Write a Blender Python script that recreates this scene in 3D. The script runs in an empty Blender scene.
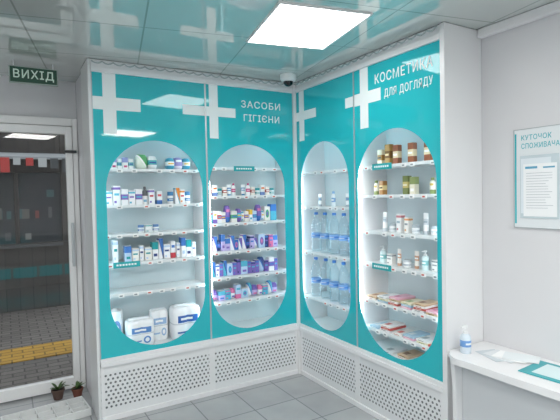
import bpy, bmesh, math, random
from mathutils import Vector, Matrix
random.seed(7)
scene = bpy.context.scene
scene.view_settings.view_transform = 'Standard'
COL = scene.collection

def hexc(h):
    h = h.lstrip('#'); out = []
    for i in (0, 2, 4):
        c = int(h[i:i+2], 16)/255
        out.append(c/12.92 if c <= .04045 else ((c+.055)/1.055)**2.4)
    return tuple(out)+(1,)

# ------------------------------------------------------------ materials
MATS = {}
def P(name, col, rough=.5, metal=0, emis=0, coat=0, spec=.5):
    if name in MATS: return MATS[name]
    m = bpy.data.materials.new(name); m.use_nodes = True
    b = m.node_tree.nodes['Principled BSDF']
    c = hexc(col) if isinstance(col, str) else col
    b.inputs['Base Color'].default_value = c
    b.inputs['Roughness'].default_value = rough
    b.inputs['Metallic'].default_value = metal
    b.inputs['Coat Weight'].default_value = coat
    b.inputs['Specular IOR Level'].default_value = spec
    if emis:
        b.inputs['Emission Color'].default_value = c
        b.inputs['Emission Strength'].default_value = emis
    MATS[name] = m
    return m

class NT:
    def __init__(s, m): s.t = m.node_tree; s.n = s.t.nodes; s.l = s.t.links
    def math(s, op, a, b=None, c=None):
        n = s.n.new('ShaderNodeMath'); n.operation = op
        for i, v in enumerate((a, b, c)):
            if v is None: continue
            if isinstance(v, (int, float)): n.inputs[i].default_value = v
            else: s.l.new(v, n.inputs[i])
        return n.outputs[0]
    def mix(s, f, a, b):
        n = s.n.new('ShaderNodeMix'); n.data_type = 'RGBA'
        if isinstance(f, (int, float)): n.inputs[0].default_value = f
        else: s.l.new(f, n.inputs[0])
        for i, v in ((6, a), (7, b)):
            if isinstance(v, tuple): n.inputs[i].default_value = v
            else: s.l.new(v, n.inputs[i])
        return n.outputs[2]
    def xyz(s, kind='Object'):
        tc = s.n.new('ShaderNodeTexCoord'); sp = s.n.new('ShaderNodeSeparateXYZ')
        s.l.new(tc.outputs[kind], sp.inputs[0]); return sp.outputs, tc.outputs[kind]
    def noise(s, vec, scale, detail=3):
        n = s.n.new('ShaderNodeTexNoise'); n.inputs['Scale'].default_value = scale
        n.inputs['Detail'].default_value = detail
        s.l.new(vec, n.inputs['Vector']); return n.outputs['Fac']

def glass(name, tint, refl=1.0, rough=0.0):
    if name in MATS: return MATS[name]
    m = bpy.data.materials.new(name); m.use_nodes = True
    t = NT(m); t.n.clear()
    o = t.n.new('ShaderNodeOutputMaterial'); mx = t.n.new('ShaderNodeMixShader')
    tr = t.n.new('ShaderNodeBsdfTransparent'); tr.inputs[0].default_value = tint
    gl = t.n.new('ShaderNodeBsdfGlossy'); gl.inputs['Roughness'].default_value = rough
    lw = t.n.new('ShaderNodeLayerWeight'); lw.inputs[0].default_value = .5
    f = t.math('MULTIPLY_ADD', t.math('POWER', lw.outputs['Facing'], 5.0), .9*refl, .05*refl)
    f = t.math('MINIMUM', f, 1.0)
    t.l.new(f, mx.inputs[0]); t.l.new(tr.outputs[0], mx.inputs[1]); t.l.new(gl.outputs[0], mx.inputs[2])
    t.l.new(mx.outputs[0], o.inputs[0]); MATS[name] = m
    return m

def grid_mat(name, c1, c2, size, ox, oy, w, rough, metal=0, var=.04, joint_rough=None, nscale=3, spec=.5, rot=0):
    m = P(name, c1, rough, metal, spec=spec); t = NT(m); b = t.n['Principled BSDF']
    (x, y, z), v = t.xyz()
    if rot:     # pattern turned about (ox, oy)
        dx = t.math('SUBTRACT', x, ox); dy = t.math('SUBTRACT', y, oy); c_, s_ = math.cos(rot), math.sin(rot)
        x = t.math('ADD', t.math('ADD', t.math('MULTIPLY', dx, c_), t.math('MULTIPLY', dy, s_)), ox)
        y = t.math('ADD', t.math('SUBTRACT', t.math('MULTIPLY', dy, c_), t.math('MULTIPLY', dx, s_)), oy)
    masks = []
    cells = []
    for a, off in ((x, ox), (y, oy)):
        q = t.math('DIVIDE', t.math('SUBTRACT', a, off), size)
        cells.append(t.math('FLOOR', q))
        f = t.math('ABSOLUTE', t.math('SUBTRACT', t.math('FRACT', q), .5))
        masks.append(t.math('GREATER_THAN', f, .5-w/size/2))
    msk = t.math('MAXIMUM', masks[0], masks[1])
    nz = t.noise(v, nscale, 5)
    cb = t.n.new('ShaderNodeCombineXYZ'); t.l.new(cells[0], cb.inputs[0]); t.l.new(cells[1], cb.inputs[1])
    wn = t.n.new('ShaderNodeTexWhiteNoise'); t.l.new(cb.outputs[0], wn.inputs['Vector'])
    k = t.math('ADD', t.math('MULTIPLY', t.math('SUBTRACT', nz, .5), var*4), t.math('MULTIPLY', wn.outputs['Value'], var))
    k = t.math('ADD', k, 1-var/2)
    hs = t.n.new('ShaderNodeHueSaturation'); hs.inputs['Color'].default_value = hexc(c1); t.l.new(k, hs.inputs['Value'])
    t.l.new(t.mix(msk, hs.outputs[0], hexc(c2)), b.inputs['Base Color'])
    if joint_rough: t.l.new(t.math('MULTIPLY_ADD', msk, joint_rough-rough, rough), b.inputs['Roughness'])
    return m

WHITE = P('white_laminate', '#e9eaec', .3)
SHELF = P('shelf_white', '#e4eaec', .3)
BACK = P('cabinet_back_white', '#c9d6da', .4)
WALL = P('wall_paint', '#dfe2e6', .6)
t = NT(WALL); (x, y, z), v = t.xyz(); nz = t.noise(v, 1.5)
t.l.new(t.mix(nz, hexc('#d5d6d9'), hexc('#dedee1')), t.n['Principled BSDF'].inputs['Base Color'])
TEAL = P('teal_vinyl', '#2bbac5', .04, spec=.55)
PRINT = P('white_print', '#eef6f7', .4, spec=.15)
ALU = P('brushed_aluminium', '#c3c7ca', .35, .6)
LEDS = P('cabinet_led', '#f8fbff', .5, emis=15)
DGLASS = glass('door_glass', (.76, .78, .78, 1), 1.0)
PROT = math.radians(-11)
CEIL = grid_mat('ceiling_gloss_panel', '#d3dad7', '#a9b1ae', .6, 1.15, 1.85, .009, .006, .36, .02, .2, 1, spec=1.0, rot=PROT)
FLOOR = grid_mat('floor_tile', '#abaeb0', '#676b6e', .333, .12, .2, .008, .08, 0, .09, .5, 4)

# perforated plinth
PERF = P('perforated_panel', '#e4e6e8', .4); t = NT(PERF); (x, y, z), v = t.xyz()
p = .031
row = t.math('FLOOR', t.math('DIVIDE', z, p*.866))
par = t.math('MODULO', row, 2.0)
fx = t.math('SUBTRACT', t.math('FRACT', t.math('ADD', t.math('DIVIDE', x, p), t.math('MULTIPLY', par, .5))), .5)
fz = t.math('MULTIPLY', t.math('SUBTRACT', t.math('FRACT', t.math('DIVIDE', z, p*.866)), .5), .866)
d = t.math('ADD', t.math('MULTIPLY', fx, fx), t.math('MULTIPLY', fz, fz))
hole = t.math('LESS_THAN', d, .060)
zr = t.math('MULTIPLY', t.math('GREATER_THAN', z, .0805), t.math('LESS_THAN', z, .3221))
t.l.new(t.mix(t.math('MULTIPLY', hole, zr), hexc('#e4e6e8'), hexc('#5f6569')), t.n['Principled BSDF'].inputs['Base Color'])

def pack_mat(base, acc, acc2, style):
    name = 'pack_%s_%s_%s_%d' % (base[1:], acc[1:], acc2[1:], style)
    if name in MATS: return MATS[name]
    m = P(name, base, .35); t = NT(m); b = t.n['Principled BSDF']
    (x, y, z), v = t.xyz('Generated')
    col = hexc(base)
    def rng(a, lo, hi): return t.math('MULTIPLY', t.math('GREATER_THAN', a, lo), t.math('LESS_THAN', a, hi))
    if style == 0:
        col = t.mix(rng(z, .0, .32), col, hexc(acc))
        col = t.mix(t.math('MULTIPLY', rng(z, .62, .78), rng(x, .15, .85)), col, hexc(acc2))
    elif style == 1:
        col = t.mix(rng(z, .58, 1.1), col, hexc(acc))
        col = t.mix(t.math('MULTIPLY', rng(z, .18, .34), rng(x, .2, .8)), col, hexc(acc2))
    elif style == 2:
        dx = t.math('SUBTRACT', x, .5); dz = t.math('SUBTRACT', z, .5)
        dd = t.math('ADD', t.math('MULTIPLY', dx, dx), t.math('MULTIPLY', dz, dz))
        col = t.mix(t.math('LESS_THAN', dd, .085), col, hexc(acc))
        col = t.mix(t.math('LESS_THAN', dd, .02), col, hexc(acc2))
    elif style == 3:
        s = t.math('ADD', x, z)
        col = t.mix(t.math('GREATER_THAN', s, 1.1), col, hexc(acc))
        col = t.mix(rng(s, .92, 1.1), col, hexc(acc2))
    elif style == 4:
        col = t.mix(rng(z, .35, .68), col, hexc(acc))
        col = t.mix(t.math('MULTIPLY', rng(z, .46, .56), rng(x, .12, .88)), col, hexc(acc2))
    elif style == 5:      # printed film: label block, brand mark and thin lines
        col = t.mix(t.math('MULTIPLY', rng(z, .54, .76), rng(x, .14, .86)), col, hexc(acc))
        col = t.mix(t.math('MULTIPLY', rng(z, .62, .69), rng(x, .24, .66)), col, hexc(acc2))
        dx = t.math('SUBTRACT', x, .70); dz = t.math('SUBTRACT', z, .28)
        dd = t.math('ADD', t.math('MULTIPLY', dx, dx), t.math('MULTIPLY', dz, dz))
        col = t.mix(rng(dd, .006, .018), col, hexc(acc))
        col = t.mix(t.math('MULTIPLY', rng(z, .22, .27), rng(x, .12, .5)), col, hexc(acc))
        col = t.mix(rng(z, .485, .515), col, hexc('#c9d0d8'))
    elif style == 6:
        col = t.mix(t.math('MULTIPLY', rng(x, .12, .55), rng(y, .15, .5)), col, hexc(acc))
        col = t.mix(t.math('MULTIPLY', rng(z, .35, .6), rng(x, .2, .7)), col, hexc(acc2))
    elif style == 7:      # medicine box: thin stripe, small text block
        col = t.mix(rng(z, .80, .92), col, hexc(acc))
        col = t.mix(t.math('MULTIPLY', rng(z, .50, .62), rng(x, .14, .8)), col, hexc(acc2))
        col = t.mix(t.math('MULTIPLY', rng(z, .12, .24), rng(x, .14, .45)), col, hexc(acc))
    t.l.new(col, b.inputs['Base Color']); return m

# ------------------------------------------------------------ mesh tools
def m_box(x0, x1, y0, y1, z0, z1, bev=0, seg=2):
    bm = bmesh.new(); bmesh.ops.create_cube(bm, size=1)
    for v in bm.verts:
        v.co = Vector((x0+(v.co.x+.5)*(x1-x0), y0+(v.co.y+.5)*(y1-y0), z0+(v.co.z+.5)*(z1-z0)))
    if bev: bmesh.ops.bevel(bm, geom=bm.edges[:], offset=bev, segments=seg, affect='EDGES', profile=.5)
    return fin(bm)
def fin(bm):
    bmesh.ops.recalc_face_normals(bm, faces=bm.faces[:])
    me = bpy.data.meshes.new('m'); bm.to_mesh(me); bm.free(); return me
def m_pane(x0, x1, y, z0, z1):
    bm = bmesh.new(); bm.faces.new([bm.verts.new(q) for q in ((x0, y, z0), (x1, y, z0), (x1, y, z1), (x0, y, z1))])
    me = bpy.data.meshes.new('m'); bm.to_mesh(me); bm.free(); return me
def m_boxes(lst, bev=0):
    bm = bmesh.new()
    for b in lst:
        me = m_box(*b, bev=bev); bm.from_mesh(me); bpy.data.meshes.remove(me)
    me = bpy.data.meshes.new('m'); bm.to_mesh(me); bm.free(); return me
def m_lathe(prof, seg=24, sx=1, sy=1):
    bm = bmesh.new(); rings = []
    for r, z in prof:
        if r < 1e-5: rings.append([bm.verts.new((0, 0, z))])
        else: rings.append([bm.verts.new((r*sx*math.cos(2*math.pi*i/seg), r*sy*math.sin(2*math.pi*i/seg), z)) for i in range(seg)])
    for a, b in zip(rings, rings[1:]):
        for i in range(seg):
            j = (i+1) % seg
            if len(a) == 1 and len(b) == 1: continue
            if len(a) == 1: bm.faces.new((a[0], b[i], b[j]))
            elif len(b) == 1: bm.faces.new((a[i], a[j], b[0]))
            else: bm.faces.new((a[i], a[j], b[j], b[i]))
    return fin(bm)
def m_prism(pts, h0, h1, axis='z'):
    bm = bmesh.new()
    def V(a, b, h):
        return {'z': (a, b, h), 'y': (a, h, b), 'x': (h, a, b)}[axis]
    lo = [bm.verts.new(V(a, b, h0)) for a, b in pts]; hi = [bm.verts.new(V(a, b, h1)) for a, b in pts]
    bm.faces.new(lo); bm.faces.new(hi[::-1])
    n = len(pts)
    for i in range(n): bm.faces.new((lo[i], lo[(i+1) % n], hi[(i+1) % n], hi[i]))
    return fin(bm)
def m_tube(pts, r, seg=8):
    bm = bmesh.new(); rings = []
    n = len(pts)
    for i, q in enumerate(pts):
        q = Vector(q); tn = (Vector(pts[min(i+1, n-1)])-Vector(pts[max(i-1, 0)])).normalized()
        up = Vector((0, 0, 1)) if abs(tn.z) < .9 else Vector((1, 0, 0))
        a = tn.cross(up).normalized(); b = tn.cross(a)
        rings.append([bm.verts.new(q+a*r*math.cos(2*math.pi*k/seg)+b*r*math.sin(2*math.pi*k/seg)) for k in range(seg)])
    for A, B in zip(rings, rings[1:]):
        for k in range(seg): bm.faces.new((A[k], A[(k+1) % seg], B[(k+1) % seg], B[k]))
    bm.faces.new(rings[0]); bm.faces.new(rings[-1][::-1]); return fin(bm)
def smooth(me, ang=40):
    for p_ in me.polygons: p_.use_smooth = True
    try: me.set_sharp_from_angle(angle=math.radians(ang))
    except Exception: pass
    return me
def m_text(s, x, z, w, h, y0=-.002, y1=-.0005, bold=.006, space=1.14):
    cu = bpy.data.curves.new('t', 'FONT'); cu.body = s; cu.extrude = .5; cu.offset = bold; cu.resolution_u = 3; cu.space_character = space
    ob = bpy.data.objects.new('t', cu); COL.objects.link(ob)
    bpy.context.view_layer.update()
    me = bpy.data.meshes.new_from_object(ob.evaluated_get(bpy.context.evaluated_depsgraph_get()))
    bpy.data.objects.remove(ob)
    xs = [v.co.x for v in me.vertices]; ys = [v.co.y for v in me.vertices]
    if not xs: return me
    x0, x1, a0, a1 = min(xs), max(xs), min(ys), max(ys)
    for v in me.vertices:
        c = v.co.copy()
        v.co = Vector((x+(c.x-x0)/(x1-x0)*w, y0 if c.z > 0 else y1, z+(c.y-a0)/(a1-a0)*h))
    return me

def add(name, me=None, mat=None, parent=None, loc=(0, 0, 0), rot=(0, 0, 0), label=None, cat=None, group=None, kind=None):
    ob = bpy.data.objects.new(name, me); COL.objects.link(ob)
    if me is not None and mat is not None and len(me.materials) == 0: me.materials.append(mat)
    ob.location = loc; ob.rotation_euler = rot
    if parent: ob.parent = parent
    if label: ob['label'] = label
    if cat: ob['category'] = cat
    if group: ob['group'] = group
    if kind: ob['kind'] = kind
    return ob

# ------------------------------------------------------------ layout constants
CX, CY = 2.09, 3.27
H = 2.42
LX = .507
WX = 2.39
DY = 4.0
YE = 1.765

# ------------------------------------------------------------ room shell
def struct(name, me, mat): return add(name, me, mat, kind='structure')
struct('floor', m_box(-1.7, WX+.15, -1.7, DY+.06, -.06, 0), FLOOR)
struct('ceiling', m_box(-1.7, WX+.15, -1.7, DY+.12, H, H+.08), CEIL)
struct('wall_right', m_box(WX, WX+.12, -1.7, 3.75, 0, H), WALL)
struct('wall_back', m_box(LX, WX, 3.58, 3.75, 0, H), WALL)
struct('wall_pier', m_box(LX, LX+.12, 3.75, DY, 0, H), WALL)
struct('wall_left', m_box(-1.7, -1.58, -1.7, DY, 0, H), WALL)
struct('wall_front', m_box(-1.58, WX, -1.7, -1.58, 0, H), WALL)
struct('wall_entrance', m_boxes([(-1.58, -.60, DY, DY+.12, 0, H), (-.60, .505, DY, DY+.12, 2.13, H), (.495, .63, DY, DY+.12, 0, 2.13)]), WALL)
struct('baseboard_right', m_box(WX-.012, WX, -1.58, 1.70, 0, .07, .003), WHITE)
struct('trim_1', m_boxes([(CX-.028, CX-.002, CY-.026, CY-.002, 0, H-.002)], .003), WHITE)
struct('trim_2', m_boxes([(WX-.045, WX-.001, -1.57, YE-.036, H-.05, H-.001)], .006), WHITE)

# entrance door
DF = P('door_frame_white', '#f4f5f5', .3)
dr = add('door_1', m_boxes([(-.60, -.54, DY-.03, DY+.05, 0, 2.13), (.466, .503, DY-.03, DY+.05, 0, 2.13), (-.54, .466, DY-.03, DY+.05, 2.07, 2.13)], .004), DF, kind='structure')
add('door_leaf', m_boxes([(-.535, -.475, DY-.045, DY+.01, .015, 2.065), (.415, .462, DY-.045, DY+.01, .015, 2.065),
    (-.475, .415, DY-.045, DY+.01, 2.005, 2.065), (-.475, .415, DY-.045, DY+.01, .015, .10)], .004), DF, dr)
add('glass_pane', m_pane(-.475, .415, DY-.018, .10, 2.005), DGLASS, dr)
add('door_handle', m_boxes([(.430, .450, DY-.095, DY-.075, .98, 1.32), (.432, .448, DY-.076, DY-.045, 1.0, 1.03), (.432, .448, DY-.076, DY-.045, 1.27, 1.30)], .004), ALU, dr)
add('door_closer', m_boxes([(.40, .49, DY-.07, DY-.046, 1.86, 1.88)], .004), P('closer_dark', '#3b3e40', .4), dr)

# ------------------------------------------------------------ outside street
def brick_mat(name, c1, c2, c3, scale):
    m = P(name, c1, .8); t = NT(m); _, v = t.xyz()
    br = t.n.new('ShaderNodeTexBrick'); t.l.new(v, br.inputs['Vector'])
    br.inputs['Color1'].default_value = hexc(c1); br.inputs['Color2'].default_value = hexc(c2); br.inputs['Mortar'].default_value = hexc(c3)
    br.inputs['Scale'].default_value = scale; br.inputs['Mortar Size'].default_value = .02
    t.l.new(br.outputs['Color'], t.n['Principled BSDF'].inputs['Base Color']); return m
OUTM = brick_mat('paving', '#7b7671', '#68635f', '#4a4643', 2.6)
YEL = brick_mat('tactile_yellow', '#c99d3c', '#ab8434', '#7d642c', 2.6)
add('pavement', m_box(-6, 6, DY+.12, 9.0, -.14, -.06), OUTM, kind='structure')
add('tactile_paving_strip', m_box(-5, 5, 5.12, 5.60, -.06, -.05, .002), YEL, label='yellow tactile paving strip on the brick pavement outside', cat='paving')
add('road', m_box(-14, 14, 9.0, 22, -.2, -.14), P('asphalt', '#3a3c3e', .9), kind='structure')
kio = add('street_kiosk', None, label='dark street kiosk with red and white awning across the pavement', cat='kiosk', loc=(-1.2, 7.4, -.06))
KB = brick_mat('kiosk_brick', '#45403c', '#393532', '#282524', 3.0)
add('body', m_boxes([(-2.2, 2.2, .1, 2.1, 0, .95), (-2.2, -1.9, .1, 2.1, .95, 2.55), (-.55, -.4, .1, .2, .95, 1.95), (.62, .70, .1, .2, .95, 1.95), (1.30, 1.36, .1, .2, .95, 1.95), (1.9, 2.2, .1, 2.1, .95, 2.55), (-1.9, 1.9, .1, 2.1, 1.95, 2.55), (-1.9, 1.9, 2.0, 2.1, .95, 1.95)], .01), KB, kio)
add('window_pane', m_box(-1.9, 1.9, .14, .15, .95, 1.95), P('kiosk_window', '#2b3236', .08), kio)
add('awning', m_prism([(-.45, 2.10), (.1, 2.20), (.1, 2.23), (-.45, 2.135)], -2.3, 2.3, 'x'), P('awning_grey', '#9a9fa1', .6), kio)
rv = random.Random(5)
for i in range(32):
    w_ = .144; c = ['#d3d5d6', '#b53833', '#b53833', '#b4b8b9', '#44484a', '#a0443a'][rv.randrange(6)]
    add('awning_valance', m_box(-2.3+i*w_, -2.3+i*w_+rv.uniform(.08, .14), -.47, -.455, 2.10-rv.uniform(.05, .20), 2.115), P('valance_'+c[1:], c, .6), kio)
add('counter', m_box(-1.9, 1.9, -.02, .1, .90, .93, .005), P('kiosk_counter', '#4b4e50', .5), kio)
for i in range(24):
    xx = rv.uniform(-.3, 1.8); zz = 1.0+.3*rv.randrange(3); c = ['#7b3c38', '#5f605c', '#345a5d', '#645a3c', '#505356', '#7d7e7b'][rv.randrange(6)]
    ww = rv.uniform(.02, .05)
    add('magazine', m_box(xx-ww, xx+ww, .125-.0006*i, .1255-.0006*i, zz, zz+rv.uniform(.08, .16)), P('mag_'+c[1:], c, .5), kio)
bld = add('street_building', None, label='dark multi-storey building facade behind the kiosk', cat='building', loc=(0, 22, -.2))
add('facade', m_box(-14, 14, 0, 1, 0, 9), P('facade_dark', '#5d6366', .8), bld)
for i in range(9):
    add('facade_window', m_box(-13+i*3, -11.4+i*3, -.04, 0, 2.2, 4.2), P('far_window', '#23282c', .2), bld)

# invented counter behind the camera; its glow adds a teal reflection in the door
sc_ = add('unseen_glow_counter', None, loc=(.45, -1.35, 0), label='unseen added counter with teal panels glowing for the door reflection', cat='counter')
add('body', m_boxes([(-.8, .8, -.2, .18, .0005, .10), (-.8, .8, -.2, .16, .10, .42), (-.8, .8, -.2, .18, .42, .86)], .004), WHITE, sc_)
add('counter_top', m_box(-.84, .84, -.22, .24, .861, .90, .004), WHITE, sc_)
for q in range(4):
    add('reflection_glow_panel', m_box(-.78+q*.4, -.42+q*.4, .161, .170, .16, .34, .001), P('reflection_glow_teal', '#35c3cc', .4, emis=2.0), sc_)

# ------------------------------------------------------------ display cabinets
def stadium(x0, x1, z0, z1, n=28):
    r = (x1-x0)/2; cx = (x0+x1)/2; pts = []
    for i in range(n+1):
        a = math.pi*i/n; pts.append((cx+r*math.cos(a), z1-r+r*math.sin(a)))
    for k in range(1, 6): pts.append((x0, z1-r-(z1-z0-2*r)*k/6))
    for i in range(n+1):
        a = math.pi+math.pi*i/n; pts.append((cx+r*math.cos(a), z0+r+r*math.sin(a)))
    for k in range(1, 6): pts.append((x1, z0+r+(z1-z0-2*r)*k/6))
    return pts
def vinyl_mesh(W, z0, z1, hole, y0, y1):
    hx0, hx1, hz0, hz1 = hole; cx = (hx0+hx1)/2; cz = (hz0+hz1)/2
    pts = stadium(*hole); X0, X1 = .006, W-.006
    def out(p_):
        dx, dz = p_[0]-cx, p_[1]-cz; c = []
        if dx > 1e-9: c.append(((X1-cx)/dx, 0))
        if dx < -1e-9: c.append(((X0-cx)/dx, 2))
        if dz > 1e-9: c.append(((z1-cz)/dz, 1))
        if dz < -1e-9: c.append(((z0-cz)/dz, 3))
        k, s = min(c); return (cx+dx*k, cz+dz*k), s
    corner = {frozenset((0, 1)): (X1, z1), frozenset((1, 2)): (X0, z1), frozenset((2, 3)): (X0, z0), frozenset((3, 0)): (X1, z0)}
    bm = bmesh.new()
    for y in (y0, y1):
        hv = [bm.verts.new((a, y, b)) for a, b in pts]
        oo = [out(q) for q in pts]; ov = [bm.verts.new((q[0][0], y, q[0][1])) for q in oo]
        n = len(pts)
        for i in range(n):
            j = (i+1) % n
            if oo[i][1] != oo[j][1]:
                c = corner[frozenset((oo[i][1], oo[j][1]))]; cv = bm.verts.new((c[0], y, c[1]))
                bm.faces.new((hv[i], hv[j], ov[j], cv, ov[i]))
            else: bm.faces.new((hv[i], hv[j], ov[j], ov[i]))
        if y == y0: h0 = hv
        else:
            for i in range(n): bm.faces.new((h0[i], h0[(i+1) % n], hv[(i+1) % n], hv[i]))
    return fin(bm)
def cross_mesh(cx, cz, a, b, th, W, al=None):
    lo, hi = .007, W-.007; L = []
    def r(x0, x1, z0, z1):
        x0, x1 = max(x0, lo), min(x1, hi)
        if x1-x0 > .004: L.append((x0, x1, -.0015, -.0002, z0, z1))
    r(cx-th/2, cx+th/2, cz-b, cz+b); r(cx-(al or a), cx-th/2, cz-th/2, cz+th/2); r(cx+th/2, cx+a, cz-th/2, cz+th/2)
    return m_boxes(L) if L else None

TAGM = P('price_tag_paper', '#f4f6f6', .5)
TAGI = P('price_tag_ink', '#c95a4e', .5)
TAGT = P('teal_tag', '#1ba7ad', .4)
GZ0, GZ1 = .425, 2.335
def cabinet(loc, rz, W, hole, shelves, crosses, texts, label, signs, c0=0, c1=0):
    e = add('display_cabinet', None, loc=loc, rot=(0, 0, rz), label=label, cat='display cabinet')
    D = .295
    ztop = H-.003; A, B = c0, W-c1
    add('back_panel', m_box(.0, W, D-.012, D, .38, ztop), BACK, e)
    add('side_panel', m_box(0, .014, .014, D-.012, 0, ztop), WHITE, e)
    add('side_panel', m_box(W-.014, W, .014, D-.012, 0, ztop), WHITE, e)
    add('bottom_panel', m_box(.014, W-.014, .014, D-.012, .40, .44), SHELF, e)
    add('top_panel', m_box(.014, W-.014, .014, D-.012, 2.33, 2.35), SHELF, e)
    add('top_rail', m_boxes([(A, B, -.016, .014, 2.335, 2.368), (A, B, -.006, .014, 2.368, ztop)], .002), WHITE, e)
    add('bottom_rail', m_boxes([(A, B, -.020, .014, .372, .40), (A, B, -.012, .014, .40, .425)], .002), WHITE, e)
    add('perforated_plinth', m_box(A, B, -.004, .012, .035, .372, .001), PERF, e)
    add('plinth_border', m_box(A, A+.022, -.0075, -.0042, .036, .371), WHITE, e)
    add('plinth_border', m_box(B-.022, B, -.0075, -.0042, .036, .371), WHITE, e)
    add('kick_strip', m_box(A, B, -.014, .008, 0, .035, .002), WHITE, e)
    d_ = add('sliding_door', m_boxes([(0, .006, -.003, .012, GZ0, GZ1), (W-.006, W, -.003, .012, GZ0, GZ1)]), ALU, e)
    add('vinyl_sheet', vinyl_mesh(W, GZ0, GZ1, hole, 0, .005), TEAL, d_)
    for cr in crosses:
        me = cross_mesh(*cr[:5], W, cr[5] if len(cr) > 5 else None)
        if me: add('cross_emblem', me, PRINT, d_)
    for s, x, z, w, h in texts:
        add('lettering', m_text(s, x, z, w, h), PRINT, d_)
    for sx in (.018, W-.026):
        add('led_strip', m_box(sx, sx+.008, .016, .026, .46, 2.31), LEDS, e)
    for i, z in enumerate(shelves):
        s = add('shelf', m_boxes([(.015, W-.015, .034, D-.013, z-.012, z), (.015, W-.015, .030, .034, z-.016, z+.003)], .001), SHELF, e)
        n = 8
        for k in range(n):
            if random.random() < .85:
                x = .06+(W-.16)*k/(n-1)+random.uniform(-.015, .015)
                add('price_tag', m_boxes([(x, x+.038, .0275, .0295, z-.024, z+.001)]), TAGM, s)
                add('price_tag_print', m_boxes([(x+.006, x+.026, .0268, .0274, z-.017, z-.008)]), TAGI if k % 3 == 0 else P('tag_grey', '#8c9499', .5), s)
        if i in signs:
            x = signs[i]*W
            add('category_sign', m_box(x-.09, x+.09, .0235, .026, z-.028, z+.012, .0004), TAGT, s)
            add('category_lettering', m_boxes([(x-.07+.02*q, x-.056+.02*q, .0225, .0233, z-.014, z-.002) for q in range(7)]), PRINT, s)
    return e

CZ = 2.135
oz0, oz1 = .455, 1.90
L1 = (LX, CY, 0); W1 = 1.301-LX
L2 = (1.301, CY, 0); W2 = 2.0685-1.301
R1 = (CX, CY, 0); W3 = CY-2.515
R2 = (CX, 2.515, 0); W4 = 2.515-YE
RZ = -math.pi/2
SH1 = [.84, 1.05, 1.25, 1.45, 1.70]
SH2 = [.68, .87, 1.07, 1.29, 1.50, 1.72]
SH3 = [.66, 1.03, 1.40, 1.68]
SH4 = [.58, .77, 1.02, 1.24, 1.485, 1.68]
c2 = 1.366
cabinet(L1, 0, W1, (.075, .755, oz0, oz1), SH1,
        [(.62-LX, CZ, .205, .20, .085), (c2-LX, CZ, .20, .2, .07, .24)], [],
        'tall teal-fronted white display cabinet with oval window, toiletries and paper rolls', {1: .25})
cabinet(L2, 0, W2, (.016, .675, oz0, oz1), SH2,
        [(c2-1.301, CZ, .18, .2, .07)],
        [('ЗАСОБИ', .295, 2.185, .35, .055), ('ГІГІЄНИ', .315, 2.08, .32, .055)],
        'tall teal-fronted display cabinet lettered hygiene products beside the corner', {5: .42})
cabinet(R1, RZ, W3, (.065, .685, oz0, oz1), SH3,
        [(.10, CZ, .2, .2, .07), (.862, CZ, .2, .2, .07)], [],
        'tall teal-fronted display cabinet with oval window holding water bottles', {}, .03, 0)
cabinet(R2, RZ, W4, (.025, .708, oz0, oz1), SH4,
        [(.107, CZ, .16, .2, .08)],
        [('КОСМЕТИКА', .215, 2.205, .475, .062), ('ДЛЯ ДОГЛЯДУ', .30, 2.095, .39, .062)],
        'tall teal-fronted display cabinet lettered care cosmetics with white end panel', {5: .32, 2: .3})
add('cabinet_end_panel', m_box(CX-.016, WX-.002, YE-.032, YE-.001, 0, H-.003, .002), WHITE,
    label='white laminated end panel closing the cabinet run', cat='cabinet panel')
add('cabinet_end_panel', m_box(LX-.02, LX-.002, CY-.012, CY+.30, 0, H-.003, .002), P('panel_grey', '#e0e3e4', .35),
    label='pale grey laminated end panel beside the glass door', cat='cabinet panel')

# ------------------------------------------------------------ products
MC = {}
def cm(key, fn):
    if key not in MC: MC[key] = fn()
    return MC[key]
def frame(loc, rz):
    return Matrix.Translation(Vector(loc)) @ Matrix.Rotation(rz, 4, 'Z')
FR = {1: frame(L1, 0), 2: frame(L2, 0), 3: frame(R1, RZ), 4: frame(R2, RZ)}
RZS = {1: 0, 2: 0, 3: RZ, 4: RZ}

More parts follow.
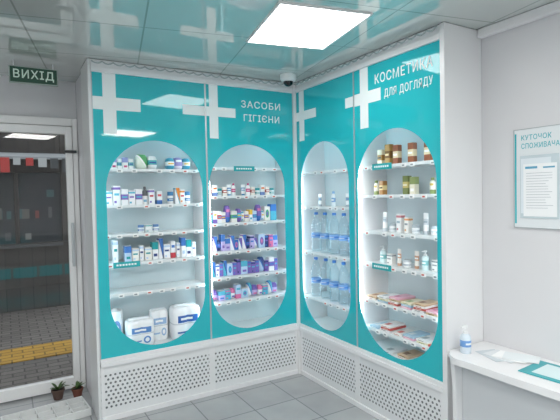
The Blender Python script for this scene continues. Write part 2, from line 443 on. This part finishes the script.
def place(u, x, y, z, spec, group, jit=.04):
    kind, w, d_, h, mat, name, label, cat = spec
    if len(label.replace('-', ' ').split()) < 5: label += ' standing on a white shelf'
    loc = FR[u] @ Vector((x, y, z+.0006)); rz = RZS[u]+random.uniform(-jit, jit)
    key = (kind, w, d_, h, mat)
    def top(me, m): return add(name, me, m, None, loc, (0, 0, rz), label, cat, group)
    if kind == 'box':
        me = cm(key, lambda: m_box(-w/2, w/2, -d_/2, d_/2, 0, h, min(.0025, h*.1), 1))
        o = top(me, pack_mat(*mat))
        fl = cm(key+('f',), lambda: m_boxes([(-w*.47, w*.47, -d_*.46, d_*.46, h, h+.0006)]))
        add('tuck_flap', fl, P('card_white', '#eceff0', .5) if mat[3] != 6 else pack_mat(*mat), o)
    elif kind == 'bottle':
        r = w/2; sy = d_/w
        me = cm(key, lambda: smooth(m_lathe([(0, 0), (r*.9, 0), (r, .006), (r, h*.68), (r*.85, h*.76), (r*.42, h*.82), (r*.42, h*.84), (0, h*.84)], 20, 1, sy)))
        o = top(me, pack_mat(*mat))
        cp = cm(key+('c',), lambda: smooth(m_lathe([(0, h*.84), (r*.5, h*.84), (r*.46, h*.99), (r*.4, h), (0, h)], 16)))
        add('cap', cp, P('cap_'+mat[1][1:], mat[1], .35), o)
    elif kind == 'pump':
        r = w/2
        me = cm(key, lambda: smooth(m_lathe([(0, 0), (r*.92, 0), (r, .006), (r, h*.62), (r*.8, h*.7), (r*.4, h*.74), (0, h*.74)], 20)))
        o = top(me, pack_mat(*mat))
        cp = cm(key+('c',), lambda: smooth(m_lathe([(0, h*.74), (r*.5, h*.74), (r*.5, h*.82), (r*.18, h*.83), (r*.18, h*.94), (r*.45, h*.95), (r*.45, h), (0, h)], 14)))
        c = add('pump_head', cp, P('cap_white', '#eef1f2', .35), o)
        add('spout', cm(key+('s',), lambda: m_box(-.004, .004, -r*1.2, 0, h*.95, h*.985, .001, 1)), P('cap_white', '#eef1f2', .35), c)
    elif kind == 'tube':
        r = w/2
        def mk():
            bm = bmesh.new(); seg = 18; rings = []
            for k in range(7):
                f = k/6; z_ = h*.16+f*h*.84
                rx = r*(.85+.15*f); ry = max(d_/2*(1-f**1.5), .0012)
                rings.append([bm.verts.new((rx*math.cos(2*math.pi*i/seg), ry*math.sin(2*math.pi*i/seg), z_)) for i in range(seg)])
            for A, B in zip(rings, rings[1:]):
                for i in range(seg): bm.faces.new((A[i], A[(i+1) % seg], B[(i+1) % seg], B[i]))
            bm.faces.new(rings[0]); bm.faces.new(rings[-1]); return smooth(fin(bm))
        o = top(cm(key, mk), pack_mat(*mat))
        add('cap', cm(key+('c',), lambda: smooth(m_lathe([(0, 0), (r*.68, 0), (r*.75, h*.16), (0, h*.16)], 16))), P('cap_'+mat[1][1:], mat[1], .35), o)
    elif kind == 'jar':
        r = w/2
        me = cm(key, lambda: smooth(m_lathe([(0, 0), (r*.9, 0), (r, .004), (r, h*.62), (r*.9, h*.68), (0, h*.68)], 20)))
        o = top(me, pack_mat(*mat))
        add('lid', cm(key+('c',), lambda: smooth(m_lathe([(0, h*.68), (r*.96, h*.68), (r*.96, h*.97), (r*.9, h), (0, h)], 20))), P('cap_'+mat[1][1:], mat[1], .35), o)
    elif kind == 'water':
        r = w/2
        def mk():
            pr = [(0, .004), (r*.6, .004), (r*.8, 0), (r, .015)]
            for q in range(8):
                zz = .03+q*(h*.26-.03)/8; pr.append((r*(1 if q % 2 else .95), zz))
            pr += [(r*.93, h*.28), (r*.93, h*.5), (r, h*.52), (r, h*.62), (r*.95, h*.7), (r*.7, h*.8), (r*.4, h*.88), (r*.33, h*.92), (r*.33, h*.93), (0, h*.93)]
            return smooth(m_lathe(pr, 20), 60)
        m = MATS.get('pet_water')
        if not m:
            m = glass('pet_water', (.91, .965, .985, 1), 1.6, .08)
        o = top(cm(key, mk), m)
        add('bottle_cap', cm(key+('c',), lambda: smooth(m_lathe([(0, h*.93), (r*.37, h*.93), (r*.37, h*.99), (0, h*.995)], 14))), P('cap_'+mat[1][1:], mat[1], .35), o)
        add('bottle_label', cm(key+('l',), lambda: smooth(m_lathe([(r*.95, h*.35), (r*.965, h*.355), (r*.965, h*.465), (r*.95, h*.47)], 20))), pack_mat(*mat), o)
    elif kind == 'soft':
        big = w > .11
        def mk():
            bm = bmesh.new(); bmesh.ops.create_cube(bm, size=1)
            bmesh.ops.subdivide_edges(bm, edges=bm.edges[:], cuts=11 if big else 4, use_grid_fill=True)
            for v in bm.verts:
                a, b, c = v.co.x*2, v.co.y*2, v.co.z*2
                if big:     # two tiers of upright rolls showing through tight film
                    fx = 1-.04*abs(c)**6-.05*abs(b)**4; fy = 1-.10*abs(c)**8-.10*abs(a)**6; fz = 1-.03*abs(a)**4
                    fy *= 1-.16*(1-abs(math.sin(math.pi*a)))**2-.07*(1-abs(math.sin(math.pi*c)))**3
                    fx *= 1-.03*(1-abs(math.sin(math.pi*c)))**3
                else:
                    fx = 1-.10*abs(c)**3-.05*abs(b)**3; fy = 1-.35*abs(c)**4-.25*abs(a)**4; fz = 1-.10*abs(a)**3-.08*abs(b)**3
                v.co = Vector((a*fx*w/2, b*fy*d_/2, (c*fz+1)*h/2))
            zm = min(v.co.z for v in bm.verts)
            for v in bm.verts: v.co.z -= zm
            return smooth(fin(bm), 60)
        o = top(cm(key, mk), pack_mat(*mat))
        add('sealed_fin', cm(key+('s',), lambda: m_box(-w*.38, w*.38, -.0015, .0015, h*.86, h*1.0+(.012 if big else 0), .0005, 1)), P('film_'+('clear' if big else mat[1][1:]), '#e3e9ee' if big else mat[1], .3), o)
    return

def fill(u, z, x0, x1, specs, group, y=.12, gap=.006, drop=0., runs=True):
    x = x0; cur = None; left = 0
    while True:
        if left <= 0:
            opts = [q for q in specs if q is not cur] or specs
            cur = random.choice(opts); left = random.choice((1, 1, 2, 3)) if runs else 1
        s = cur; left -= 1; w = s[1]
        if x+w > x1: break
        if random.random() >= drop: place(u, x+w/2, y+random.uniform(-.008, .008), z, s, group, .03 if s[0] in ('box', 'soft') else .2)
        x += w+gap

def sp(kind, w, d_, h, mat, name, label, cat): return (kind, w, d_, h, mat, name, label, cat)
def box(w, d_, h, b, a, c, st, lab): return sp('box', w, d_, h, (b, a, c, st), 'carton', lab, 'box')
def bot(w, h, b, a, c, st, lab, k='bottle'): return sp(k, w, w*.62 if k == 'bottle' else w, h, (b, a, c, st), 'lotion_bottle' if k == 'bottle' else 'pump_bottle', lab, 'bottle')
def tub(w, h, b, a, c, st, lab): return sp('tube', w, w*.6, h, (b, a, c, st), 'cream_tube', lab, 'tube')
def jar(w, h, b, a, c, st, lab): return sp('jar', w, w, h, (b, a, c, st), 'cosmetic_jar', lab, 'jar')
def sof(w, d_, h, b, a, c, st, lab, name='wipes_pack', cat='pack'): return sp('soft', w, d_, h, (b, a, c, st), name, lab, cat)
PAL = {'white': '#f1f3f6', 'cream white': '#f0eee8', 'blue': '#3f78c4', 'navy': '#30447f', 'violet': '#7f68b8', 'pink': '#de7aa9', 'red': '#cb4450', 'aqua': '#56b4cf', 'pale blue': '#bcd5ee', 'green': '#4fa77b', 'yellow': '#eec54a', 'lilac': '#c2b5e2', 'orange': '#e08a3c', 'teal': '#1e9ca2'}
def mixspecs(n, light, cols, h0, h1, w0, w1, seed, pl=.7, psoft=.3):
    r = random.Random(seed); out = []
    for _ in range(n):
        b, c = r.sample(cols, 2); a = r.choice(light) if r.random() < pl else r.choice(cols)
        if b == c: c = 'navy'
        if a == b: a = light[0]
        w = round(r.uniform(w0, w1), 3); h = round(r.uniform(h0, h1), 3); st = r.choice((0, 1, 2, 4, 3, 7, 7, 7))
        if r.random() < psoft: out.append(sof(w, .07, h, PAL[a], PAL[b], PAL[c], st, 'soft %s and %s film pack' % (a, b)))
        else: out.append(box(w, .06, h, PAL[a], PAL[b], PAL[c], st, 'small %s carton with %s and %s print' % (a, b, c)))
    return out

# unit 1 ---- toiletries
g = 'toiletries on the upper shelf'
fill(1, 1.70, .13, .30, [box(.04, .05, .10, '#e8f0f4', '#4f7fbe', '#56b0d6', 0, 'white and blue carton'),
    box(.036, .05, .085, '#f0f2f2', '#97a0d4', '#c24d7e', 1, 'small lilac and white carton'), box(.03, .05, .075, '#f2f4f4', '#63b2b6', '#264d9c', 4, 'small white and teal carton')], g, gap=.005, drop=.1, runs=False)
fill(1, 1.70, .30, .52, [sof(.075, .10, .11, '#e3eee2', '#63b274', '#ffffff', 3, 'green and white pads pack', 'pads_pack'),
    sof(.065, .10, .10, '#eef2f4', '#4ab0b6', '#264d9c', 4, 'white and teal pads pack', 'pads_pack')], g, gap=.003, runs=False)
fill(1, 1.70, .52, .70, [sof(.06, .09, .095, '#9b95cf', '#e9e3f2', '#ffffff', 0, 'violet and lilac pads pack', 'pads_pack'), sof(.055, .09, .09, '#4ba6c4', '#ffffff', '#f2c14b', 4, 'blue pads pack with yellow strip', 'pads_pack')], g, gap=.003)
g = 'bottles and cartons on the second shelf'
fill(1, 1.45, .085, .43, mixspecs(6, ['white'], ['blue', 'violet', 'teal', 'red', 'aqua'], .10, .15, .028, .05, 21, 1, 0)+[bot(.042, .16, '#f2f5f6', '#2673b8', '#59a7d8', 0, 'white bottle with blue cap'), bot(.038, .15, '#e9f4f4', '#26a3a6', '#ffffff', 0, 'white bottle with teal cap'),
    bot(.038, .13, '#f3f3f3', '#5b6066', '#7fb6cf', 1, 'white bottle with dark cap'), bot(.04, .145, '#9fd4dc', '#f2f2f2', '#1f7f90', 4, 'aqua bottle with white cap')], g, gap=.004, drop=.06, runs=False)
fill(1, 1.45, .44, .745, mixspecs(5, ['white'], ['orange', 'blue', 'aqua', 'red'], .08, .12, .028, .05, 22, 1, 0)+[bot(.04, .12, '#dfe9f3', '#4472b4', '#ffffff', 0, 'blue and white bottle'),
    jar(.045, .09, '#f4f4f4', '#3b7fb4', '#d9dde0', 4, 'white jar with blue lid')], g, gap=.006, drop=.12, runs=False)
g = 'small boxes on the middle shelf'
fill(1, 1.25, .30, .46, [box(.05, .05, .055, '#e9eef0', '#1b9ba3', '#ffffff', 7, 'small white carton with teal stripe'), jar(.045, .055, '#e9eef0', '#5a86ba', '#ffffff', 4, 'small white jar with blue lid')], g, gap=.006, runs=False)
g = 'cartons on the lower shelf'
fill(1, 1.05, .085, .75, mixspecs(14, ['white', 'white', 'pale blue', 'cream white'], ['blue', 'aqua', 'navy', 'pale blue', 'teal'], .09, .16, .028, .048, 27, 1, 0)+mixspecs(2, ['white'], ['red', 'blue'], .12, .15, .03, .04, 4, 1, 0)+[
    bot(.040, .15, '#cfe3ee', '#3a7cba', '#ffffff', 4, 'pale blue bottle with blue cap')], g, gap=.006, drop=.06, runs=False)
pg = 'paper roll packs on the cabinet floor'
def tower(u, x, y, z, rr, L, levels, label, tint):
    prof = [(0, 0)]
    for k in range(levels):
        prof += [(rr*.93, k*L+.001), (rr, k*L+.008), (rr, (k+1)*L-.008), (rr*.93, (k+1)*L-.001)]
    prof += [(rr*.4, levels*L), (rr*.3, levels*L+.012), (0, levels*L+.014)]
    o = add('paper_roll_pack', smooth(m_lathe(prof, 26), 70), P('paper_white', '#f1f3f5', .4), None, FR[u] @ Vector((x, y, z+.0006)), (0, 0, RZS[u]), label, 'paper rolls', pg)
    add('printed_wrapper', smooth(m_lathe([(rr*1.0, L*.2), (rr*1.012, L*.21), (rr*1.012, L*levels-L*.2), (rr*1.0, L*levels-L*.19)], 26)), pack_mat('#eef2f6', tint, '#ffffff', 2), o)
tower(1, .140, .19, .44, .052, .13, 2, 'tall single stack of kitchen paper in printed film', '#6d94c8')
place(1, .290, .11, .44, sof(.19, .14, .19, '#f3f5f8', '#5f90cf', '#ffffff', 5, 'white film-wrapped roll pack with blue label', 'paper_roll_pack', 'paper rolls'), pg, .03)
place(1, .450, .19, .44, sof(.13, .11, .22, '#f3f5f8', '#9dbce0', '#ffffff', 5, 'narrow white roll pack with pale blue label', 'paper_roll_pack', 'paper rolls'), pg, .03)
place(1, .630, .12, .44, sof(.215, .16, .24, '#f3f5f9', '#3566b4', '#ffffff', 5, 'large film-wrapped roll pack with dark blue label', 'paper_roll_pack', 'paper rolls'), pg, .03)

# unit 2 ---- hygiene
fill(2, 1.50, .04, .66, [tub(.035, .09, '#eef3f5', '#3d8fc0', '#ffffff', 4, 'small white tube with blue cap'), jar(.042, .06, '#e8eff2', '#2a9da3', '#ffffff', 4, 'small jar with teal lid'),
    bot(.035, .10, '#f5f5f7', '#d05a8a', '#e9b6cb', 4, 'small white bottle with pink cap'), box(.04, .04, .085, '#f2f3f5', '#6a8ac6', '#e37f3a', 0, 'small white and blue carton'),
    box(.035, .04, .07, '#f0e9e2', '#b96560', '#ffffff', 4, 'small cream and red carton')], 'small tubes and jars in the hygiene cabinet', gap=.005, drop=.05, runs=False)
fill(2, 1.29, .03, .665, mixspecs(18, ['white', 'cream white', 'pale blue'], ['blue', 'red', 'pink', 'aqua', 'yellow', 'green', 'violet'], .08, .135, .026, .055, 11, .65), 'wipes and pads packs in the hygiene cabinet', gap=.0015, runs=False)
fill(2, 1.07, .03, .665, mixspecs(16, ['lilac', 'pale blue', 'white'], ['navy', 'violet', 'blue', 'violet', 'blue', 'pink'], .08, .14, .028, .06, 12, .5), 'pads packs in the hygiene cabinet', gap=.0015, runs=False)
fill(2, .87, .03, .665, mixspecs(16, ['white', 'pale blue'], ['blue', 'aqua', 'violet', 'navy', 'blue'], .08, .13, .028, .06, 13), 'packs on the lower hygiene shelf', gap=.0015, runs=False)
fill(2, .68, .05, .65, mixspecs(12, ['white', 'lilac', 'pale blue'], ['violet', 'blue', 'pink', 'aqua'], .07, .11, .034, .06, 14, .8)+[jar(.06, .065, '#f3f5f6', '#d9dee3', '#4d7ec4', 4, 'round white tub')], 'packs on the bottom hygiene shelf', gap=.003, runs=False)

# unit 3 ---- water bottles
fill(3, 1.40, .14, .62, [bot(.045, .12, '#e6f0f5', '#7fa9d2', '#ffffff', 4, 'small pale bottle with blue cap'), tub(.04, .10, '#f1f2f4', '#a7b1bb', '#4c86bf', 4, 'white tube with grey cap')], 'small bottles above the water bottles', gap=.14, runs=False)
wat = sp('water', .086, .086, .325, ('#8ab9ee', '#4c8bdd', '#ffffff', 4), 'water_bottle', 'large clear water bottle with light blue label', 'bottle')
fill(3, 1.03, .085, .70, [wat], 'water bottles', gap=.034, y=.10)
fill(3, .66, .085, .70, [wat], 'water bottles', gap=.034, y=.10)

# unit 4 ---- cosmetics
fill(4, 1.68, .12, .63, [box(.046, .04, .14, '#c09a5a', '#7e5a2a', '#f3e0ad', 4, 'tall amber and brown carton'), box(.044, .04, .12, '#efe6d2', '#b9824a', '#f3e0ad', 0, 'tall cream carton with brown base'),
    box(.04, .04, .10, '#f0ece2', '#c09a52', '#f3e0ad', 1, 'cream carton with gold top'), box(.045, .04, .11, '#e7dcc0', '#a87f3c', '#4c3315', 4, 'cream and gold carton'), box(.045, .04, .13, '#9a6044', '#e9d9b4', '#ffffff', 4, 'tall rust carton with cream band')], 'amber cosmetics on the top shelf', gap=.022, drop=.25, runs=False)
fill(4, 1.485, .06, .69, [box(.045, .04, .12, '#7f8b52', '#d4c37a', '#f0ead0', 4, 'olive carton with gold band'), box(.045, .04, .11, '#e9e4cf', '#8d9c62', '#ffffff', 1, 'cream carton with green top'), bot(.042, .10, '#f1efe6', '#8c9a5f', '#c9b25b', 0, 'white bottle with green cap'),
    box(.04, .04, .095, '#b08048', '#e6d29a', '#3c2810', 4, 'tan carton with cream band')], 'olive and gold cartons', gap=.028, drop=.22, runs=False)
fill(4, 1.24, .06, .69, [tub(.045, .13, '#f4f5f6', '#cfd6dc', '#9fb4c0', 4, 'white tube with pale cap'), jar(.05, .055, '#eceff1', '#b4c0c8', '#ffffff', 4, 'white jar with grey lid'), box(.045, .04, .12, '#f0f2f3', '#c9808a', '#9fb4c1', 7, 'white carton with rose stripe'),
    box(.04, .04, .10, '#f3f1ee', '#dd9a62', '#8b9298', 7, 'white carton with orange stripe')], 'tubes and cartons on the middle shelf', gap=.026, drop=.2, runs=False)
fill(4, 1.02, .05, .70, [bot(.045, .12, '#dbeef0', '#8cc9cc', '#ffffff', 4, 'pale aqua pump bottle', 'pump'), box(.05, .04, .07, '#f3f3f1', '#8b9298', '#9aa3aa', 7, 'white carton with grey stripe'), jar(.05, .05, '#f2f4f5', '#c7ccd1', '#7aa4bd', 4, 'white jar with grey lid'), tub(.04, .11, '#f5efe9', '#d7a98e', '#ffffff', 4, 'cream tube with copper cap'), box(.05, .04, .06, '#f1d9e2', '#c4668c', '#ffffff', 7, 'pink carton with rose stripe')], 'lotions and jars on the lower shelf', gap=.030, drop=.3, runs=False)
def stack(u, x, z, n, w, h, mats, group, y=.12, rot=.12):
    zz = z
    for i in range(n):
        m = mats[i % len(mats)]
        place(u, x+random.uniform(-.006, .006), y, zz, sp('box', w, .15, h, m[:4], 'carton', m[4], 'box'), group, rot)
        zz += h+.0014
FM = [('#f3f1ee', '#cf6f66', '#b03c34', 6, 'flat white packet with red print'), ('#d8bd9c', '#8a5c3a', '#5b3a24', 6, 'flat tan packet with brown print'), ('#edb9cc', '#d0789a', '#ffffff', 6, 'flat pink packet with white print'), ('#a9cbdf', '#dbe8ee', '#f3f5f6', 6, 'flat pale blue packet with white print'), ('#e7e0c4', '#7d9a5c', '#4f7a3c', 6, 'flat cream packet with green print'), ('#eef0f1', '#a7b0b6', '#5a6268', 6, 'flat white packet with grey print'), ('#c8605a', '#f0e4d8', '#f0e4d8', 6, 'flat red packet with cream print')]
NF = len(FM)
for k, (x, n) in enumerate(((.10, 2), (.205, 3), (.31, 4), (.415, 3), (.52, 4), (.625, 2))):
    q = (k*3) % NF; stack(4, x, .77, n, .088, .012, FM[q:]+FM[:q], 'flat packets in stacks', rot=.08)
for k, (x, n) in enumerate(((.12, 1), (.225, 3), (.33, 1), (.435, 2), (.54, 2), (.64, 1))):
    q = (k*2+3) % NF; stack(4, x, .58, n, .088, .012, FM[q:]+FM[:q], 'flat packets near the cabinet floor', rot=.08)
for k, (x, n) in enumerate(((.24, 1), (.38, 2), (.50, 1))):
    q = (k*2+5) % NF; stack(4, x, .44, n, .095, .012, FM[q:]+FM[:q], 'flat packets on the cabinet floor', rot=.12)

# ------------------------------------------------------------ ceiling things
def led_panel(x, y, s, em, rz=0, sy=None):
    e = add('ceiling_light_panel', None, loc=(x, y, H), rot=(0, 0, rz), label='square white LED panel set in the glossy ceiling', cat='ceiling light', group='LED ceiling panels')
    h = s/2; k = (sy or s)/2
    add('frame', m_boxes([(-h, h, -k, -k+.012, -.008, -.0005), (-h, h, k-.012, k, -.008, -.0005), (-h, -h+.012, -k+.012, k-.012, -.008, -.0005), (h-.012, h, -k+.012, k-.012, -.008, -.0005)]), WHITE, e)
    add('diffuser', m_box(-h+.012, h-.012, -k+.012, k-.012, -.006, -.001), P('led_diffuser_%d' % em, '#fffdf9', .5, emis=em), e)
ca, sa = math.cos(PROT), math.sin(PROT)
S1, S2 = .51, .60
Ax, Ay = 1.265, 2.51
led_panel(Ax+ca*S1/2+sa*S2/2, Ay+sa*S1/2-ca*S2/2, S1, 9, PROT, S2)
for q in ((.34, .36, 24), (1.54, -.24, 27), (-.86, 1.56, 17), (-.86, -.24, 20)): led_panel(q[0], q[1], .6, q[2], PROT)

sc = add('security_camera', smooth(m_lathe([(0, 0), (.062, 0), (.062, -.03), (.055, -.046), (.042, -.052), (0, -.052)][::-1], 28)), P('camera_white', '#eceeef', .4), loc=(1.90, 3.06, H-.0005),
    label='small white dome security camera with black lens on ceiling', cat='security camera')
add('lens_dome', smooth(m_lathe([(.038*math.cos(a*math.pi/16), -.052-.036*math.sin(a*math.pi/16)) for a in range(8)]+[(0, -.088)], 24)), P('lens_black', '#0b0c0e', .08), sc)

pts = []
n = 22
for i in range(n*6+1):
    f = i/(n*6); pts.append((LX+f*(CX-.05-LX), CY-.030, 2.400-.014*abs(math.sin(f*n*math.pi))))
m2 = 20
for i in range(m2*6+1):
    f = i/(m2*6); pts.append((CX-.036, CY-.05-f*(CY-.05-YE), 2.400-.014*abs(math.sin(f*m2*math.pi))))
add('hanging_cable', smooth(m_tube(pts, .0045, 8)), P('cable_clear', '#acb5b8', .2), label='thin pale grey cable clipped along the cabinet tops', cat='cable')

# exit sign
ex = add('exit_sign', m_box(-.145, .145, -.012, .012, 0, .112, .003), P('sign_rim', '#9aa8a2', .4), loc=(.19, 3.52, 2.27),
         label='small hanging green exit sign with pale lettering', cat='sign')
add('sign_face', m_box(-.138, .138, -.0145, -.0122, .007, .105), P('sign_face_green', '#1d4a39', .3), ex)
add('lettering', m_text('ВИХІД', -.12, .022, .24, .068, -.016, -.0146, .012, 1.14), P('sign_ink', '#d9efe2', .5), ex)
add('hanger', m_box(-.12, -.114, -.003, .003, .112, .1495), ALU, ex)
add('hanger', m_box(.114, .12, -.003, .003, .112, .1495), ALU, ex)

# ------------------------------------------------------------ notice board on right wall
nb = add('notice_board', None, loc=(WX, 1.53, 1.30), rot=(0, 0, RZ), label='white consumer information board with teal lettering and document pocket', cat='notice board')
add('board', m_box(0, .42, -.008, -.001, 0, .52, .001), P('board_white', '#e2e8eb', .35), nb)
add('board_frame', m_boxes([(-.003, 0, -.010, -.001, -.003, .523), (.42, .423, -.010, -.001, -.003, .523), (0, .42, -.010, -.001, .52, .523), (0, .42, -.010, -.001, -.003, 0)]), P('board_edge', '#aab3b7', .35), nb)
INK = P('board_ink', '#1fb0bc', .5, spec=.1)
add('lettering', m_text('КУТОЧОК', .04, .462, .160, .028, -.0086, -.0081, .006, 1.1), INK, nb)
add('lettering', m_text('СПОЖИВАЧА', .04, .418, .200, .028, -.0086, -.0081, .006, 1.1), INK, nb)
pk = add('document_pocket', m_boxes([(.035, .24, -.013, -.0105, .050, .38)], .001), P('pocket_clear', '#ccdae0', .15), nb)
add('paper_sheet', m_box(.040, .20, -.0140, -.0132, .075, .365), P('paper_tinted', '#dfe8ee', .5), pk)
add('paper_sheet', m_box(.055, .23, -.0150, -.0142, .060, .335), P('paper', '#f1f4f6', .5), pk)
add('printed_header', m_boxes([(.065, .13, -.0158, -.0151, .310, .322), (.16, .22, -.0158, -.0151, .310, .318)]), P('print_blue', '#5fa5c4', .5), pk)
add('printed_lines', m_boxes([(.07, .07+random.uniform(.10, .145), -.0158, -.0151, .285-.014*i, .2875-.014*i) for i in range(14)]), P('print_grey', '#bac1c6', .5), pk)
add('document_pocket', m_boxes([(.26, .40, -.013, -.0105, .055, .38)], .001), P('pocket_clear', '#ccdae0', .15), nb)
add('teal_edge', m_box(.004, .012, -.0095, -.0082, .02, .50), TEAL, nb)

# ------------------------------------------------------------ counter on right
TZ = .62
tb = add('wall_table', None, loc=(0, 0, 0), label='white wall-mounted counter with rounded corner beside the cabinet end', cat='counter')
XF = CX-.05
pp = [(WX-.002, YE-.036), (CX-.01, YE-.036)]
cx0, cy0, r0 = CX+.02, YE-.15, .10
for i in range(11):
    a = math.radians(110)+math.radians(90)*i/10; pp.append((cx0+r0*math.cos(a), cy0+r0*math.sin(a)))
pp += [(XF-.02, 1.3), (XF, .9), (XF, .5), (WX-.002, .5)]
add('counter_top', m_prism(pp, TZ-.035, TZ), WHITE, tb)
prof = [(WX-.002, 0), (CX-.025, 0)]
for i in range(7):
    f = i/6; prof.append((CX-.025-.02*f**3, .30+(TZ-.036-.30)*f))
prof += [(WX-.002, TZ-.036)]
add('side_support', m_prism(prof, YE-.10, YE-.075, 'y'), WHITE, tb)
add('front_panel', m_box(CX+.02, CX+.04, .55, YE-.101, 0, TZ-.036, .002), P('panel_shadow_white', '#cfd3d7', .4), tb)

sb = add('sanitizer_bottle', smooth(m_lathe([(0, 0), (.026, 0), (.029, .005), (.029, .085), (.025, .097), (.013, .106), (0, .106)], 24)), pack_mat('#d5e2ec', '#6f9fd8', '#eef3f6', 4), loc=(2.13, 1.655, TZ+.0006),
    label='clear hand sanitizer pump bottle with pale blue label', cat='bottle')
add('pump_head', smooth(m_lathe([(0, .106), (.014, .106), (.014, .12), (.005, .121), (.005, .138), (.012, .139), (.012, .148), (0, .15)], 18)), P('cap_white', '#eef1f2', .35), sb)
add('spout', m_box(-.035, 0, -.004, .004, .14, .147, .001), P('cap_white', '#eef1f2', .35), sb)
for i in range(4):
    add('brochure', m_box(-.06, .06, -.085, .085, 0, .0015, .0003), P('brochure_%d' % i, ['#c9d2d8', '#dfe4e8', '#f6f8f9', '#e6edf0'][i], .5), loc=(2.22+.022*i, 1.54-.035*i, TZ+.0006+.0019*i), rot=(0, 0, .25*i-.3),
        label='loose white leaflet lying flat on the counter', cat='leaflet', group='leaflets on the counter')
tf = add('leaflet_folder', m_box(-.11, .11, -.14, .14, 0, .004, .001), P('folder_teal', '#2fa3ac', .35), loc=(2.235, 1.215, TZ+.0006), rot=(0, 0, .08),
    label='flat teal leaflet folder lying on the white counter', cat='folder')
add('cover_sheet', m_box(-.08, .08, -.10, .09, .0042, .0052), P('cover_pale', '#d4e7ea', .4), tf)

# ------------------------------------------------------------ plants and tray by the door
GREEN = P('leaf_green', '#44602f', .5)
def plant(x, y, s, label, seed):
    rnd = random.Random(seed)
    o = add('potted_plant', None, loc=(x, y, .0006), label=label, cat='potted plant')
    add('pot', smooth(m_lathe([(0, 0), (.032*s, 0), (.045*s, .065*s), (.05*s, .066*s), (.05*s, .08*s), (.044*s, .08*s), (.042*s, .07*s), (0, .07*s)], 24)), P('terracotta_%d' % seed, ['#5d4a42', '#7a4a3c'][seed % 2], .7), o)
    add('soil', m_lathe([(0, .0705*s), (.041*s, .0705*s), (.038*s, .074*s), (0, .075*s)], 18), P('soil', '#2a201a', .9), o)
    bm = bmesh.new()
    for i in range(9):
        a = rnd.uniform(0, 6.28); L = rnd.uniform(.06, .11)*s; w = .014*s; el = rnd.uniform(.6, 1.3)
        dr_ = Vector((math.cos(a)*math.cos(el), math.sin(a)*math.cos(el), math.sin(el))); sd = Vector((-math.sin(a), math.cos(a), 0)); b0 = Vector((0, 0, .073*s))
        prev = None
        for k in range(6):
            f = k/5; c = b0+dr_*L*f-Vector((0, 0, 1))*L*.35*f*f; ww = w*math.sin(math.pi*min(.98, .12+f*.86))
            cur = (bm.verts.new(c-sd*ww), bm.verts.new(c+Vector((0, 0, -.003*s))), bm.verts.new(c+sd*ww))
            if prev:
                bm.faces.new((prev[0], prev[1], cur[1], cur[0])); bm.faces.new((prev[1], prev[2], cur[2], cur[1]))
            prev = cur
    add('foliage', smooth(fin(bm), 80), GREEN, o)
plant(.29, 3.84, .95, 'small green plant in a brown pot by the glass door', 2)
plant(.42, 3.80, .85, 'small green plant in a reddish pot by the glass door', 3)
cells = [(-.26, .26, -.13, .13, 0, .006), (-.26, -.25, -.13, .13, .006, .05), (.25, .26, -.13, .13, .006, .05), (-.25, .25, -.13, -.12, .006, .05), (-.25, .25, .12, .13, .006, .05)]
cells += [(-.25+.1*i-.003, -.25+.1*i+.003, -.12, .12, .006, .042) for i in range(1, 5)]+[(-.25, .25, -.04+.08*i-.003, -.04+.08*i+.003, .006, .042) for i in range(2)]
add('seedling_tray', m_boxes(cells, .001), P('tray_white', '#dcdfdf', .5), loc=(.19, 3.52, .0006), rot=(0, 0, .1), label='white plastic seedling tray with cells on the floor', cat='tray')
mt_ = add('door_mat', m_box(-.32, .32, -.2, .2, 0, .012, .004), P('mat_dark', '#2b2d2f', .95), loc=(-.46, 3.72, .0004), label='dark ribbed door mat on the grey tiles', cat='door mat')
add('mat_ribs', m_boxes([(-.30, .30, -.18+.03*i, -.165+.03*i, .012, .016) for i in range(13)]), P('mat_rib', '#3a3d40', .95), mt_)

# ------------------------------------------------------------ world + camera
w = bpy.data.worlds.new('World'); scene.world = w; w.use_nodes = True
nt = w.node_tree; bg = nt.nodes['Background']
bg.inputs[0].default_value = (.86, .90, .95, 1); bg.inputs[1].default_value = 1.5

cam = bpy.data.cameras.new('Camera'); co = bpy.data.objects.new('Camera', cam); COL.objects.link(co)
cam.sensor_width = 36; cam.lens = 465/560*36; cam.clip_start = .02
th, pt, rl = math.radians(30.5), math.radians(1.85), math.radians(1.2)
fw = Vector((math.sin(th)*math.cos(pt), math.cos(th)*math.cos(pt), -math.sin(pt)))
rt = Vector((math.cos(th), -math.sin(th), 0)); up = rt.cross(fw)
rt2 = rt*math.cos(rl)-up*math.sin(rl); up2 = up*math.cos(rl)+rt*math.sin(rl)
M = Matrix((rt2, up2, -fw)).transposed().to_4x4(); M.translation = Vector((0, 0, 1.5))
co.matrix_world = M
scene.camera = co
